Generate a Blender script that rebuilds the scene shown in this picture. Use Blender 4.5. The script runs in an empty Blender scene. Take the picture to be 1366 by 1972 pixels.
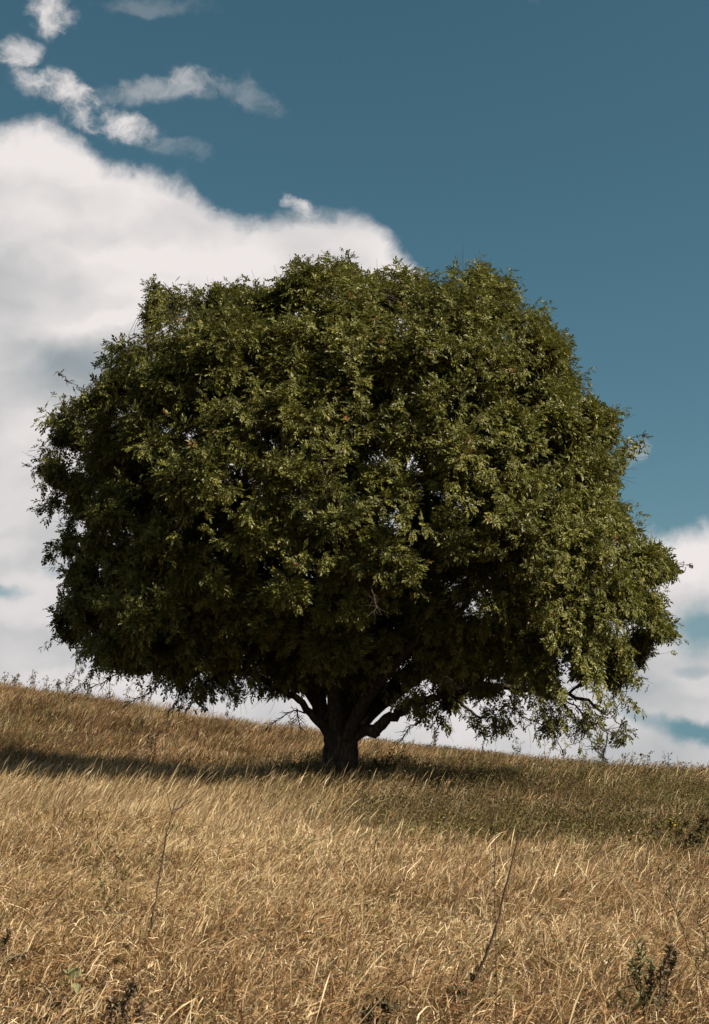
import bpy, math, random
import numpy as np

C = bpy.context.scene
COL = C.collection
PW, PH = 1366.0, 1972.0
FPX = 2400.0                       # focal length in photo pixels
PITCH = math.radians(12.1)
CAM = np.array([0.0, 0.0, 1.6])

# ------------------------------------------------------------------ camera
cam_d = bpy.data.cameras.new('camera')
cam_d.sensor_fit = 'VERTICAL'
cam_d.sensor_height = 36.0
cam_d.lens = 36.0 * FPX / PH
cam_d.clip_start = 0.1
cam_d.clip_end = 5000
cam_d.dof.use_dof = True
cam_d.dof.focus_distance = 24.0
cam_d.dof.aperture_fstop = 11.0
cam = bpy.data.objects.new('camera', cam_d)
COL.objects.link(cam)
cam.location = CAM
cam.rotation_euler = (math.pi / 2 + PITCH, 0, 0)
C.camera = cam


def ray(px, py):
    X = (px - PW / 2) / FPX
    Y = -(py - PH / 2) / FPX
    c, s = math.cos(PITCH), math.sin(PITCH)
    return np.array([X, c - Y * s, s + Y * c])


def at(px, py, d):
    """world point seen at photo pixel (px,py) with world Y = d"""
    r = ray(px, py)
    return CAM + r * (d / r[1])


def uv(px, py):
    r = ray(px, py)
    return r[0] / r[1], r[2] / r[1]


# ------------------------------------------------------------------ sun + sky
SUN_EL = math.radians(39)
SUN_AZ = math.radians(117)         # clockwise from +Y (view direction): to the right, a little behind the camera
sun_d = bpy.data.lights.new('sun', 'SUN')
sun_d.energy = 5.0
sun_d.angle = math.radians(0.53)
sun_d.color = (1.0, 0.93, 0.82)
sun = bpy.data.objects.new('sun', sun_d)
COL.objects.link(sun)
sun.rotation_euler = (math.pi / 2 - SUN_EL, 0, math.pi - SUN_AZ)
sun.location = (30, -20, 40)

SKY_STRENGTH = 0.07
world = bpy.data.worlds.new('World')
C.world = world
world.use_nodes = True
wt = world.node_tree
for n in list(wt.nodes):
    wt.nodes.remove(n)


class G:
    """little helper to write node maths"""
    def __init__(self, tree):
        self.t = tree

    def node(self, typ, **kw):
        n = self.t.nodes.new(typ)
        for k, v in kw.items():
            setattr(n, k, v)
        return n

    def link(self, a, b):
        self.t.links.new(a, b)

    def put(self, sock, v):
        if hasattr(v, 'is_linked') or isinstance(v, bpy.types.NodeSocket):
            self.link(v, sock)
        else:
            sock.default_value = v

    def m(self, op, a, b=0.0, c=0.0, clamp=False):
        n = self.node('ShaderNodeMath', operation=op)
        n.use_clamp = clamp
        self.put(n.inputs[0], a)
        self.put(n.inputs[1], b)
        if op in ('MULTIPLY_ADD', 'SMOOTH_MIN', 'SMOOTH_MAX'):
            self.put(n.inputs[2], c)
        return n.outputs[0]

    def smooth(self, x, lo, hi, a=0.0, b=1.0):
        n = self.node('ShaderNodeMapRange', interpolation_type='SMOOTHSTEP')
        n.clamp = True
        self.put(n.inputs[0], x)
        for i, v in enumerate((lo, hi, a, b)):
            self.put(n.inputs[i + 1], v)
        return n.outputs[0]

    def lin(self, x, lo, hi, a=0.0, b=1.0):
        n = self.node('ShaderNodeMapRange')
        n.clamp = True
        self.put(n.inputs[0], x)
        for i, v in enumerate((lo, hi, a, b)):
            self.put(n.inputs[i + 1], v)
        return n.outputs[0]

    def xyz(self, x, y, z=0.0):
        n = self.node('ShaderNodeCombineXYZ')
        for i, v in enumerate((x, y, z)):
            self.put(n.inputs[i], v)
        return n.outputs[0]

    def noise(self, vec, scale, detail=4, rough=0.5, dist=0.0, color=False):
        n = self.node('ShaderNodeTexNoise')
        if vec is not None:
            self.link(vec, n.inputs['Vector'])
        n.inputs['Scale'].default_value = scale
        n.inputs['Detail'].default_value = detail
        n.inputs['Roughness'].default_value = rough
        n.inputs['Distortion'].default_value = dist
        return n.outputs['Color'] if color else n.outputs[0]

    def mix(self, f, a, b, mode='MIX'):
        n = self.node('ShaderNodeMix', data_type='RGBA', blend_type=mode)
        self.put(n.inputs[0], f)
        for sock, v in ((n.inputs[6], a), (n.inputs[7], b)):
            if isinstance(v, tuple):
                sock.default_value = (*v[:3], 1)
            else:
                self.link(v, sock)
        return n.outputs[2]


def build_sky():
    g = G(wt)
    out = g.node('ShaderNodeOutputWorld')
    bg = g.node('ShaderNodeBackground')
    bg.inputs['Strength'].default_value = SKY_STRENGTH
    g.link(bg.outputs[0], out.inputs[0])
    sky = g.node('ShaderNodeTexSky', sky_type='NISHITA')
    sky.sun_disc = False
    sky.sun_elevation = SUN_EL
    sky.sun_rotation = SUN_AZ
    sky.air_density = 1.0
    sky.dust_density = 0.6
    sky.ozone_density = 1.2
    hsv = g.node('ShaderNodeHueSaturation')
    hsv.inputs['Hue'].default_value = 0.462
    hsv.inputs['Saturation'].default_value = 1.12
    hsv.inputs['Value'].default_value = 0.51
    g.link(sky.outputs[0], hsv.inputs['Color'])
    blue = hsv.outputs[0]

    tc = g.node('ShaderNodeTexCoord')
    sep = g.node('ShaderNodeSeparateXYZ')
    g.link(tc.outputs['Generated'], sep.inputs[0])
    dx, dy, dz = sep.outputs
    k_ = 1.0 / SKY_STRENGTH
    blue = g.mix(g.smooth(dz, 0.22, 0.02, 0.0, 0.85), blue, (0.060 * k_, 0.145 * k_, 0.185 * k_))
    yy = g.m('MAXIMUM', g.m('ABSOLUTE', dy), 0.08)
    u = g.m('DIVIDE', dx, yy)
    v = g.m('DIVIDE', dz, yy)
    p = g.xyz(u, v, g.m('MULTIPLY', g.smooth(dy, -0.3, 0.3), 3.0))
    # domain warp
    w1 = g.noise(p, 9.0, 5, 0.55, color=True)
    s1 = g.node('ShaderNodeSeparateColor'); g.link(w1, s1.inputs[0])
    w2 = g.noise(p, 38.0, 4, 0.6, color=True)
    s2 = g.node('ShaderNodeSeparateColor'); g.link(w2, s2.inputs[0])

    def warp(c, i, a, b):
        t = g.m('MULTIPLY_ADD', g.m('SUBTRACT', s1.outputs[i], 0.5), a, c)
        return g.m('MULTIPLY_ADD', g.m('SUBTRACT', s2.outputs[i], 0.5), b, t)
    uw = warp(u, 0, 0.05, 0.018)
    vw = warp(v, 1, 0.05, 0.018)
    fb = g.m('SUBTRACT', g.noise(p, 14.0, 7, 0.58), 0.5)
    fb2 = g.m('SUBTRACT', g.noise(g.xyz(g.m('MULTIPLY', u, 0.7), g.m('MULTIPLY', v, 1.3), 4.0), 5.0, 6, 0.55), 0.5)

    fine = g.m('SUBTRACT', g.noise(g.xyz(uw, vw, 2.0), 24.0, 9, 0.64, 0.15), 0.5)
    # main bank: everything below a top line
    line = [(-900, 420), (-600, 300), (-300, 260), (-100, 235), (0, 242), (90, 242), (150, 262), (200, 305), (300, 318), (375, 345), (430, 392),
            (500, 416), (540, 410), (575, 398), (650, 402), (700, 418), (760, 470), (815, 530), (850, 700),
            (930, 900), (1100, 1010), (1240, 1032), (1300, 1028), (1366, 1002), (1600, 950), (2200, 1100)]
    U0, U1, V0, V1 = -0.75, 0.75, -0.1, 0.75
    fc = g.node('ShaderNodeFloatCurve')
    cv = fc.mapping.curves[0]
    pts = []
    for (x, y) in line:
        a, b = uv(x, y)
        pts.append((min(1, max(0, (a - U0) / (U1 - U0))), min(1, max(0, (b - V0) / (V1 - V0)))))
    cv.points[0].location = pts[0]
    cv.points[-1].location = pts[-1]
    for q in pts[1:-1]:
        cv.points.new(*q)
    fc.mapping.update()
    g.link(g.m('DIVIDE', g.m('SUBTRACT', uw, U0), U1 - U0), fc.inputs['Value'])
    top = g.m('MULTIPLY_ADD', fc.outputs[0], V1 - V0, V0)
    below = g.m('SUBTRACT', top, vw)              # >0 inside the bank (tangent units)
    bank = g.m('MULTIPLY_ADD', fb, 0.012, below)

    def blob(px, py, rx, ry, rot, amp, edge=1.0):
        a, b = uv(px, py)
        ex, ey = rx / FPX, ry / FPX
        cr, sr = math.cos(rot), math.sin(rot)
        du = g.m('SUBTRACT', uw, a)
        dv = g.m('SUBTRACT', vw, b)
        q = g.m('MULTIPLY_ADD', du, cr / ex, g.m('MULTIPLY', dv, sr / ex))
        r = g.m('MULTIPLY_ADD', du, -sr / ey, g.m('MULTIPLY', dv, cr / ey))
        rr = g.m('SQRT', g.m('MULTIPLY_ADD', q, q, g.m('MULTIPLY', r, r)))
        return g.m('MULTIPLY', g.smooth(g.m('MULTIPLY_ADD', fb, -1.5 * edge, rr), 0.25, 1.35, 1.0, 0.0), amp)

    bank = g.m('MULTIPLY_ADD', fine, 0.030, bank)
    alpha = g.smooth(bank, -0.006, 0.022)
    for args in (
        (1350, 1200, 75, 55, 0.1, 0.9), (1360, 1425, 150, 22, -0.22, 1.0), (1250, 1335, 60, 12, 0.2, 0.1),
        (-20, 1140, 70, 16, 0.0, 0.7), (120, 700, 120, 30, 0.1, 0.16), (140, 1090, 80, 15, 0.0, 0.3),
        (1250, 1060, 25, 16, 0.0, 0.5), (1330, 1290, 40, 14, 0.3, 0.4), (300, 1280, 200, 12, 0.0, 0.18),
    ):
        alpha = g.m('MULTIPLY', alpha, g.m('SUBTRACT', 1.0, blob(*args)))
    wisp = None
    for args in (
        (85, 20, 75, 62, -0.5, 0.80), (25, 110, 55, 50, -0.4, 0.62), (110, 190, 125, 50, -0.55, 0.80),
        (235, 243, 105, 42, -0.35, 0.85), (340, 170, 150, 38, 0.12, 0.34), (430, 172, 130, 34, -0.30, 0.20),
        (300, 15, 140, 28, -0.1, 0.12), (1218, 885, 32, 32, 0.3, 0.35),
        (580, 402, 66, 20, -0.55, 0.7), (990, -10, 60, 20, 0.0, 0.05), (330, 285, 90, 30, -0.4, 0.16),
    ):
        b = blob(*args[:5], 1.0, 0.6)
        b = g.m('MULTIPLY', g.m('MULTIPLY', g.smooth(g.m('MULTIPLY_ADD', fine, 4.2, b), 0.02, 1.7), g.smooth(b, 0.0, 0.45)), min(1.0, args[5] * 1.25))
        wisp = b if wisp is None else g.m('SUBTRACT', 1.0, g.m('MULTIPLY', g.m('SUBTRACT', 1.0, wisp), g.m('SUBTRACT', 1.0, b)))
    alpha = g.m('SUBTRACT', 1.0, g.m('MULTIPLY', g.m('SUBTRACT', 1.0, alpha), g.m('SUBTRACT', 1.0, wisp)))

    # light on the clouds: thick grey bellies, bright tops towards the sun
    st = g.xyz(g.m('MULTIPLY', uw, 0.55), vw, 7.0)
    n0 = g.noise(st, 7.5, 4, 0.45)
    st2 = g.xyz(g.m('MULTIPLY_ADD', uw, 0.55, -0.010), g.m('ADD', vw, -0.020), 7.0)
    n1 = g.noise(st2, 7.5, 4, 0.45)
    relief = g.m('MULTIPLY', g.m('SUBTRACT', n1, n0), 3.6)
    thick = g.smooth(below, 0.0, 0.14)
    base = g.m('MULTIPLY_ADD', thick, -0.32, 0.90)
    shade = g.m('ADD', g.m('MULTIPLY_ADD', g.m('SUBTRACT', n0, 0.5), 1.6, base), relief)
    for args in ((60, 560, 270, 85, -0.1, -0.30), (80, 750, 260, 80, 0.05, -0.20), (200, 630, 190, 28, 0.1, 0.22), (330, 420, 190, 70, -0.4, 0.16),
                 (60, 340, 170, 60, 0.0, 0.10), (1350, 1320, 80, 35, 0.0, 0.30), (30, 1050, 110, 25, 0.0, 0.2), (60, 1180, 150, 30, 0.0, 0.18),
                 (1320, 1180, 70, 60, 0.0, -0.15)):
        shade = g.m('ADD', shade, blob(*args, 0.4))
    shade = g.m('MINIMUM', g.m('MAXIMUM', shade, 0.0), 1.0)
    k = 1.0 / SKY_STRENGTH
    cloud = g.mix(shade, (0.185 * k, 0.203 * k, 0.213 * k), (0.455 * k, 0.428 * k, 0.42 * k))
    alpha = g.m('MULTIPLY', alpha, g.smooth(dz, -0.05, 0.0, 0.3, 1.0))
    g.link(g.mix(alpha, blue, cloud), bg.inputs['Color'])


build_sky()
world.cycles.sampling_method = 'MANUAL'
world.cycles.sample_map_resolution = 512
C.view_settings.view_transform = 'Standard'
C.view_settings.look = 'None'
C.view_settings.exposure = 0.9
C.view_settings.gamma = 1.0

# ------------------------------------------------------------------ helpers
rng = np.random.default_rng(11)


def hash2(ix, iy, seed):
    h = (ix.astype(np.int64) * 374761393 + iy.astype(np.int64) * 668265263 + seed * 1274126177) & 0xFFFFFFFF
    h = ((h ^ (h >> 13)) * 1274126177) & 0xFFFFFFFF
    return ((h ^ (h >> 16)) & 0xFFFF) / 65535.0


def vnoise(x, y, s, seed=0):
    """value noise 0..1 with cells of size s"""
    x = np.asarray(x, float) / s + 1000.5
    y = np.asarray(y, float) / s + 1000.5
    ix, iy = np.floor(x), np.floor(y)
    fx, fy = x - ix, y - iy
    fx, fy = fx * fx * (3 - 2 * fx), fy * fy * (3 - 2 * fy)
    a, b = hash2(ix, iy, seed), hash2(ix + 1, iy, seed)
    c, d = hash2(ix, iy + 1, seed), hash2(ix + 1, iy + 1, seed)
    return (a * (1 - fx) + b * fx) * (1 - fy) + (c * (1 - fx) + d * fx) * fy


def fbm(x, y, s, seed=0, o=3):
    t, a, w = 0, 1.0, 0
    for i in range(o):
        t = t + a * vnoise(x, y, s / 2 ** i, seed + i * 17)
        w += a
        a *= 0.5
    return t / w


def sstep(x, a, b):
    t = np.clip((x - a) / (b - a), 0, 1)
    return t * t * (3 - 2 * t)


def H(x, y):
    """height of the hillside"""
    x = np.asarray(x, float); y = np.asarray(y, float)
    L = 0.0435 * y + 0.043 * 5.0 * np.logaddexp(0, (y - 34.0) / 5.0) - 0.19 * 7.0 * np.logaddexp(0, (y - 62.0) / 7.0)
    L = np.where(y < 0, 0.03 * y, L)
    xe = 45 * np.tanh(x / 45)
    cr = 0.03 + 0.105 * sstep(y, 33, 58)
    z = L - cr * xe + 0.020 * np.maximum(0, -xe) * sstep(y, 34, 58)
    z = z + (fbm(x, y, 9, 3) - 0.5) * 0.30 * sstep(y, 6, 20) + (fbm(x, y, 1.7, 9, 2) - 0.5) * 0.14
    z = z - 0.50 * sstep(y, 25, 35) * (1 - sstep(y, 39, 52)) * sstep(-x, 0.5, 4.5)      # a shallow fold behind the near grass
    far = sstep(y, 120, 260)
    z = np.where(y > 60, z * (1 - far) + far * -24.0, z)
    z = np.maximum(z, -24 + 1.0 * fbm(x, y, 60, 5))
    return z


def make_mesh(name, verts, faces, mat, parent=None, attrs=None, smooth=False):
    """verts (n,3), faces (m,k) one size of polygon, or list of such arrays"""
    if not isinstance(faces, list):
        faces = [faces]
    verts = np.ascontiguousarray(verts, np.float32)
    me = bpy.data.meshes.new(name)
    me.vertices.add(len(verts))
    me.vertices.foreach_set('co', verts.ravel())
    loops = np.concatenate([f.ravel() for f in faces]).astype(np.int32)
    sizes = np.concatenate([np.full(len(f), f.shape[1], np.int32) for f in faces])
    starts = np.concatenate(([0], np.cumsum(sizes)[:-1])).astype(np.int32)
    me.loops.add(len(loops))
    me.polygons.add(len(sizes))
    me.polygons.foreach_set('loop_start', starts)
    me.polygons.foreach_set('loop_total', sizes)
    me.loops.foreach_set('vertex_index', loops)
    me.polygons.foreach_set('use_smooth', np.full(len(sizes), smooth, bool))
    me.update(calc_edges=True)
    for k, v in (attrs or {}).items():
        a = me.attributes.new(k, 'FLOAT', 'POINT')
        a.data.foreach_set('value', np.ascontiguousarray(v, np.float32))
    me.materials.append(mat)
    o = bpy.data.objects.new(name, me)
    COL.objects.link(o)
    if parent is not None:
        o.parent = parent
    return o


def thing(name, label, cat, loc=(0, 0, 0), group=None):
    o = bpy.data.objects.new(name, None)
    COL.objects.link(o)
    o.location = loc
    o['label'] = label
    o['category'] = cat
    if group:
        o['group'] = group
    return o


class Buf:
    """collects quads/tris with a tone attribute"""
    def __init__(self):
        self.v, self.f, self.t, self.n = [], {3: [], 4: []}, [], 0

    def add(self, v, f, tone):
        v = np.asarray(v, float).reshape(-1, 3)
        f = np.asarray(f)
        self.v.append(v)
        self.f[f.shape[-1]].append(f.reshape(-1, f.shape[-1]) + self.n)
        self.t.append(np.broadcast_to(np.asarray(tone, float), (len(v),)))
        self.n += len(v)

    def build(self, name, mat, parent=None, origin=(0, 0, 0), smooth=False):
        fs = [np.concatenate(x) for x in self.f.values() if x]
        return make_mesh(name, np.concatenate(self.v) - np.asarray(origin), fs, mat, parent, {'tone': np.concatenate(self.t)}, smooth)


def catmull(pts, n):
    """resample a polyline (k,m) with catmull-rom, n points per span"""
    P = np.asarray(pts, float)
    P = np.vstack([2 * P[0] - P[1], P, 2 * P[-1] - P[-2]])
    out = []
    for i in range(1, len(P) - 2):
        for t in np.linspace(0, 1, n, endpoint=False):
            a, b, c, d = P[i - 1:i + 3]
            out.append(0.5 * (2 * b + (c - a) * t + (2 * a - 5 * b + 4 * c - d) * t * t + (3 * b - a - 3 * c + d) * t ** 3))
    out.append(P[-2])
    return np.array(out)


def tube(buf, P, R, k=6, tone=0.5, bark=0.0, seed=0):
    """sweep a round section along P with radii R"""
    P = np.asarray(P, float)
    R = np.asarray(R, float)
    T = np.gradient(P, axis=0)
    T /= np.linalg.norm(T, axis=1)[:, None] + 1e-9
    ref = np.array([0.31, 0.92, 0.11])
    if abs(T.mean(0) @ ref) > 0.85 * np.linalg.norm(T.mean(0)):
        ref = np.array([0.9, -0.2, 0.3])
    A = np.cross(T, ref); A /= np.linalg.norm(A, axis=1)[:, None] + 1e-9
    B = np.cross(T, A)
    th = np.linspace(0, 2 * np.pi, k, endpoint=False)
    rr = np.repeat(R[:, None], k, 1)
    if bark > 0:
        s = np.concatenate(([0], np.cumsum(np.linalg.norm(np.diff(P, axis=0), axis=1))))
        TH, S = np.meshgrid(th, s)
        f = vnoise(TH * 3.2 + 50 * 0 + fbm(TH, S * 2.0, 0.5, seed + 2) * 0.9, S * 1.1, 0.33, seed)
        f[:, -1] = 0.5 * (f[:, -2] + f[:, 0])
        lump = fbm(TH, S, 0.9, seed + 5, 2)
        rr = rr * (1 + bark * (np.abs(f - 0.5) * 2 - 0.5) + bark * 1.3 * (lump - 0.5))
    V = P[:, None, :] + rr[..., None] * (np.cos(th)[None, :, None] * A[:, None, :] + np.sin(th)[None, :, None] * B[:, None, :])
    n = len(P)
    i = np.arange(n - 1)[:, None] * k
    j = np.arange(k)[None, :]
    j2 = (j + 1) % k
    F = np.stack([i + j, i + j2, i + k + j2, i + k + j], -1).reshape(-1, 4)
    buf.add(V, F, tone)


def principled(name, rough=0.8, spec=0.2):
    m = bpy.data.materials.new(name)
    m.use_nodes = True
    b = m.node_tree.nodes['Principled BSDF']
    b.inputs['Roughness'].default_value = rough
    b.inputs['Specular IOR Level'].default_value = spec
    return m, b, G(m.node_tree)


def attr(g, name):
    n = g.node('ShaderNodeAttribute')
    n.attribute_name = name
    return n.outputs['Fac']


def ramp(g, fac, stops):
    n = g.node('ShaderNodeValToRGB')
    e = n.color_ramp.elements
    while len(e) < len(stops):
        e.new(0.5)
    for q, (p, c) in zip(e, stops):
        q.position = p
        q.color = (*c, 1)
    g.put(n.inputs[0], fac)
    return n.outputs[0]


# ------------------------------------------------------------------ materials
def leaf_material(name, stops, trans=(0.15, 0.16, 0.02), gloss=0.45, spec=0.25, tfac=0.20):
    m, b, g = principled(name, gloss, spec)
    t = attr(g, 'tone')
    col = ramp(g, t, stops)
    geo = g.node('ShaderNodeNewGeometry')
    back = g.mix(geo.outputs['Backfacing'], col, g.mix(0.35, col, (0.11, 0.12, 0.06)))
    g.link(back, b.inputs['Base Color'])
    tr = g.node('ShaderNodeBsdfTranslucent')
    g.link(g.mix(0.5, col, trans), tr.inputs[0])
    mx = g.node('ShaderNodeMixShader')
    mx.inputs[0].default_value = tfac
    out = [n for n in m.node_tree.nodes if n.type == 'OUTPUT_MATERIAL'][0]
    g.link(b.outputs[0], mx.inputs[1])
    g.link(tr.outputs[0], mx.inputs[2])
    g.link(mx.outputs[0], out.inputs[0])
    return m


M_LEAF = leaf_material('tree_leaf', [(0.0, (0.038, 0.040, 0.007)), (0.45, (0.118, 0.112, 0.017)), (0.8, (0.205, 0.184, 0.040)),
                                     (0.965, (0.22, 0.19, 0.055)), (0.985, (0.24, 0.12, 0.025)), (1.0, (0.20, 0.07, 0.02))])
M_GRASS = leaf_material('dry_grass_blade', [(0.0, (0.080, 0.031, 0.012)), (0.25, (0.22, 0.100, 0.040)), (0.5, (0.375, 0.208, 0.088)), (0.72, (0.53, 0.345, 0.158)),
                                            (0.88, (0.82, 0.615, 0.355)), (0.90, (0.21, 0.185, 0.055)), (1.0, (0.10, 0.105, 0.030))],
                        trans=(0.30, 0.20, 0.08), gloss=0.5, spec=0.3, tfac=0.18)
M_WEED = leaf_material('weed_leaf', [(0.0, (0.035, 0.020, 0.010)), (0.3, (0.105, 0.062, 0.027)), (0.5, (0.135, 0.092, 0.029)), (0.8, (0.165, 0.138, 0.040)),
                                     (1.0, (0.20, 0.20, 0.085))], gloss=0.75, spec=0.08, tfac=0.2)
M_GREYLEAF = leaf_material('grey_green_leaf', [(0.0, (0.12, 0.11, 0.04)), (1.0, (0.27, 0.25, 0.12))], gloss=0.75, spec=0.08, tfac=0.15)
M_WITHER = leaf_material('withered_leaf', [(0.0, (0.030, 0.016, 0.011)), (0.5, (0.12, 0.068, 0.042)), (1.0, (0.30, 0.19, 0.12))], gloss=0.8, spec=0.05, tfac=0.1)
M_YELLOW, _b, _g = principled('yellow_petal', 0.6)
_b.inputs['Base Color'].default_value = (0.55, 0.42, 0.03, 1)

M_BARK, _b, _g = principled('bark', 0.9, 0.15)
_tc = _g.node('ShaderNodeTexCoord')
_mp = _g.node('ShaderNodeMapping')
_mp.inputs['Scale'].default_value = (1, 1, 0.22)
_g.link(_tc.outputs['Object'], _mp.inputs[0])
_n = _g.noise(_mp.outputs[0], 17, 6, 0.65, 0.6)
_g.link(ramp(_g, _n, [(0.3, (0.016, 0.012, 0.009)), (0.52, (0.042, 0.030, 0.021)), (0.75, (0.13, 0.10, 0.072))]), _b.inputs['Base Color'])
_bp = _g.node('ShaderNodeBump')
_bp.inputs['Strength'].default_value = 0.9
_bp.inputs['Distance'].default_value = 0.04
_g.link(_n, _bp.inputs['Height'])
_g.link(_bp.outputs[0], _b.inputs['Normal'])

M_STALK, _b, _g = principled('dead_stalk', 0.85, 0.15)
_n = _g.noise(None, 30, 3, 0.6)
_tc = _g.node('ShaderNodeTexCoord')
_n = _g.noise(_tc.outputs['Object'], 25, 3, 0.6)
_g.link(ramp(_g, _n, [(0.3, (0.035, 0.020, 0.013)), (0.7, (0.11, 0.070, 0.045))]), _b.inputs['Base Color'])

M_GROUND, _b, _g = principled('hillside_soil', 0.95, 0.1)
_tc = _g.node('ShaderNodeTexCoord')
_n1 = _g.noise(_tc.outputs['Object'], 0.35, 5, 0.6)
_n2 = _g.noise(_tc.outputs['Object'], 14, 6, 0.7)
_c = ramp(_g, _n1, [(0.3, (0.060, 0.036, 0.017)), (0.6, (0.10, 0.062, 0.028)), (0.8, (0.065, 0.052, 0.022))])
_g.link(_g.mix(0.7, _c, ramp(_g, _n2, [(0.3, (0.25, 0.22, 0.2)), (0.7, (1, 1, 1))]), 'MULTIPLY'), _b.inputs['Base Color'])
_bp = _g.node('ShaderNodeBump')
_bp.inputs['Distance'].default_value = 0.05
_g.link(_n2, _bp.inputs['Height'])
_g.link(_bp.outputs[0], _b.inputs['Normal'])


# ------------------------------------------------------------------ ground
def build_ground():
    def axis(lo, hi, fine):
        a = [0.0]
        while a[-1] < hi:
            a.append(a[-1] + max(fine, 0.018 * a[-1]))
        b = [0.0]
        while b[-1] < lo:
            b.append(b[-1] + max(fine, 0.05 * b[-1]))
        return np.array([-q for q in b[:0:-1]] + a)
    ys = axis(300, 2600, 0.35)
    xs = np.array(sorted({*axis(0, 1500, 0.4), *(-axis(0, 1500, 0.4))}))
    X, Y = np.meshgrid(xs, ys)
    Z = H(X, Y)
    V = np.stack([X, Y, Z], -1).reshape(-1, 3)
    nx, ny = len(xs), len(ys)
    i = np.arange(ny - 1)[:, None] * nx
    j = np.arange(nx - 1)[None, :]
    F = np.stack([i + j, i + j + 1, i + nx + j + 1, i + nx + j], -1).reshape(-1, 4)
    o = make_mesh('ground', V, F, M_GROUND, smooth=True)
    o['kind'] = 'structure'


build_ground()

# ------------------------------------------------------------------ the tree
TD = 30.0
_b0 = at(655, 1490, TD)
BASE = np.array([_b0[0], TD, float(H(_b0[0], TD))])


def T(px, py, dy=0.0):
    """tree point: photo pixel on the plane through the trunk, then moved dy metres away from the viewer"""
    p = at(px, py, TD)
    p[1] += dy
    return p


SIL = [(45, 905), (75, 880), (85, 800), (122, 775), (168, 752), (196, 712), (216, 668), (275, 655), (285, 548), (340, 565), (400, 545), (480, 545),
       (525, 555), (545, 520), (585, 505), (640, 510), (685, 500), (700, 535), (740, 520), (790, 540), (850, 550), (895, 505), (940, 520), (985, 550),
       (1000, 600), (1060, 605), (1090, 650), (1130, 715), (1105, 760), (1190, 790), (1200, 850), (1235, 865), (1190, 920), (1185, 960), (1225, 975),
       (1230, 1040), (1270, 1045), (1315, 1105), (1280, 1140), (1305, 1225), (1260, 1270), (1245, 1340), (1225, 1420), (1200, 1450), (1120, 1460),
       (1020, 1410), (930, 1415), (880, 1385), (800, 1375), (740, 1350), (660, 1340), (600, 1330), (540, 1355), (480, 1320), (440, 1335), (408, 1398),
       (352, 1365), (322, 1318), (250, 1302), (195, 1296), (170, 1310), (130, 1270), (95, 1190), (130, 1140), (100, 1080), (110, 1000), (120, 950), (75, 960)]
_c = np.array([670.0, 985.0])
_ang = np.array([math.atan2(y - _c[1], x - _c[0]) for x, y in SIL])
_rad = np.array([math.hypot(x - _c[0], y - _c[1]) for x, y in SIL])
_o = np.argsort(_ang)
_ang, _rad = _ang[_o], _rad[_o]


def sil_radius(px, py):
    a = math.atan2(py - _c[1], px - _c[0])
    return float(np.interp(a, _ang, _rad, period=2 * math.pi))


def depth_extent(px, py):
    q = math.hypot(px - _c[0], py - _c[1]) / sil_radius(px, py)
    under = float(sstep(py, 1000, 1290)) * (1 - float(sstep(abs(px - 690), 230, 420)))
    return 6.0 * math.sqrt(max(0.0, 1 - min(q, 1.0) ** 2.2)) * (1 - 0.62 * under)


# clumps of leaves: outline clumps, front clumps, then back and inner ones
RIM = [(330, 600, 60), (420, 600, 68), (500, 605, 55), (600, 568, 62), (672, 552, 52), (745, 573, 50), (830, 598, 56), (915, 555, 50), (962, 592, 50),
       (1045, 660, 56), (1088, 712, 38), (250, 705, 58), (163, 757, 38), (128, 822, 48), (80, 908, 30), (180, 850, 58), (150, 985, 48), (145, 1062, 44),
       (182, 1130, 55), (140, 1200, 44), (225, 1245, 52), (320, 1270, 34), (1150, 815, 46), (1205, 857, 24), (1140, 900, 52), (1190, 1000, 42),
       (1140, 1000, 56), (1272, 1088, 38), (1225, 1100, 54), (1262, 1190, 42), (1218, 1250, 46), (860, 1330, 30), (440, 1265, 34)]
WISP = [(1205, 1320, 42), (1190, 1395, 34), (1120, 1410, 36), (1040, 1370, 40), (965, 1365, 38), (1150, 1440, 20), (378, 1350, 26), (330, 1320, 26), (150, 1240, 34), (1235, 1270, 36),
        (920, 1385, 26), (520, 1315, 26), (800, 1355, 24), (240, 1290, 26), (1085, 1450, 18), (1180, 1260, 36), (140, 745, 18), (1222, 862, 20), (1295, 1100, 22), (1285, 1225, 24), (88, 905, 18), (295, 565, 24), (62, 905, 20), (112, 1185, 24), (118, 1080, 22), (128, 740, 20), (1305, 1104, 18), (1228, 866, 18), (1298, 1222, 18)]
FRONT = [(420, 705, 82), (560, 700, 74), (650, 760, 74), (700, 850, 80), (560, 800, 74), (450, 840, 74), (330, 765, 74), (300, 860, 74), (380, 930, 74),
         (520, 930, 80), (640, 935, 72), (740, 935, 56), (870, 900, 72), (960, 845, 74), (1050, 800, 72), (930, 720, 64), (825, 690, 54), (1020, 700, 62),
         (1060, 920, 72), (965, 965, 74), (1095, 1055, 72), (990, 1060, 70), (940, 1125, 66), (1060, 1145, 72), (1150, 1150, 64), (850, 1050, 62),
         (750, 1060, 60), (520, 1040, 74), (350, 1050, 74), (240, 980, 64), (235, 1080, 54), (320, 1150, 64), (450, 1140, 72), (560, 1110, 56),
         (640, 1235, 66), (660, 1170, 50), (535, 1200, 54), (400, 1225, 60), (285, 1200, 54), (820, 1180, 60), (900, 1230, 62), (770, 1270, 44),
         (1000, 1250, 62), (1100, 1255, 62), (850, 1285, 44), (940, 1300, 44), (1040, 1310, 40), (480, 650, 56), (700, 650, 60),
         (620, 640, 54), (890, 640, 56), (760, 720, 50), (640, 1010, 56), (790, 860, 58), (770, 800, 44), (220, 1150, 44), (130, 920, 40)]
rs = random.Random(5)
LOBES = []          # (centre, radius metres, kind)
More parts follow.
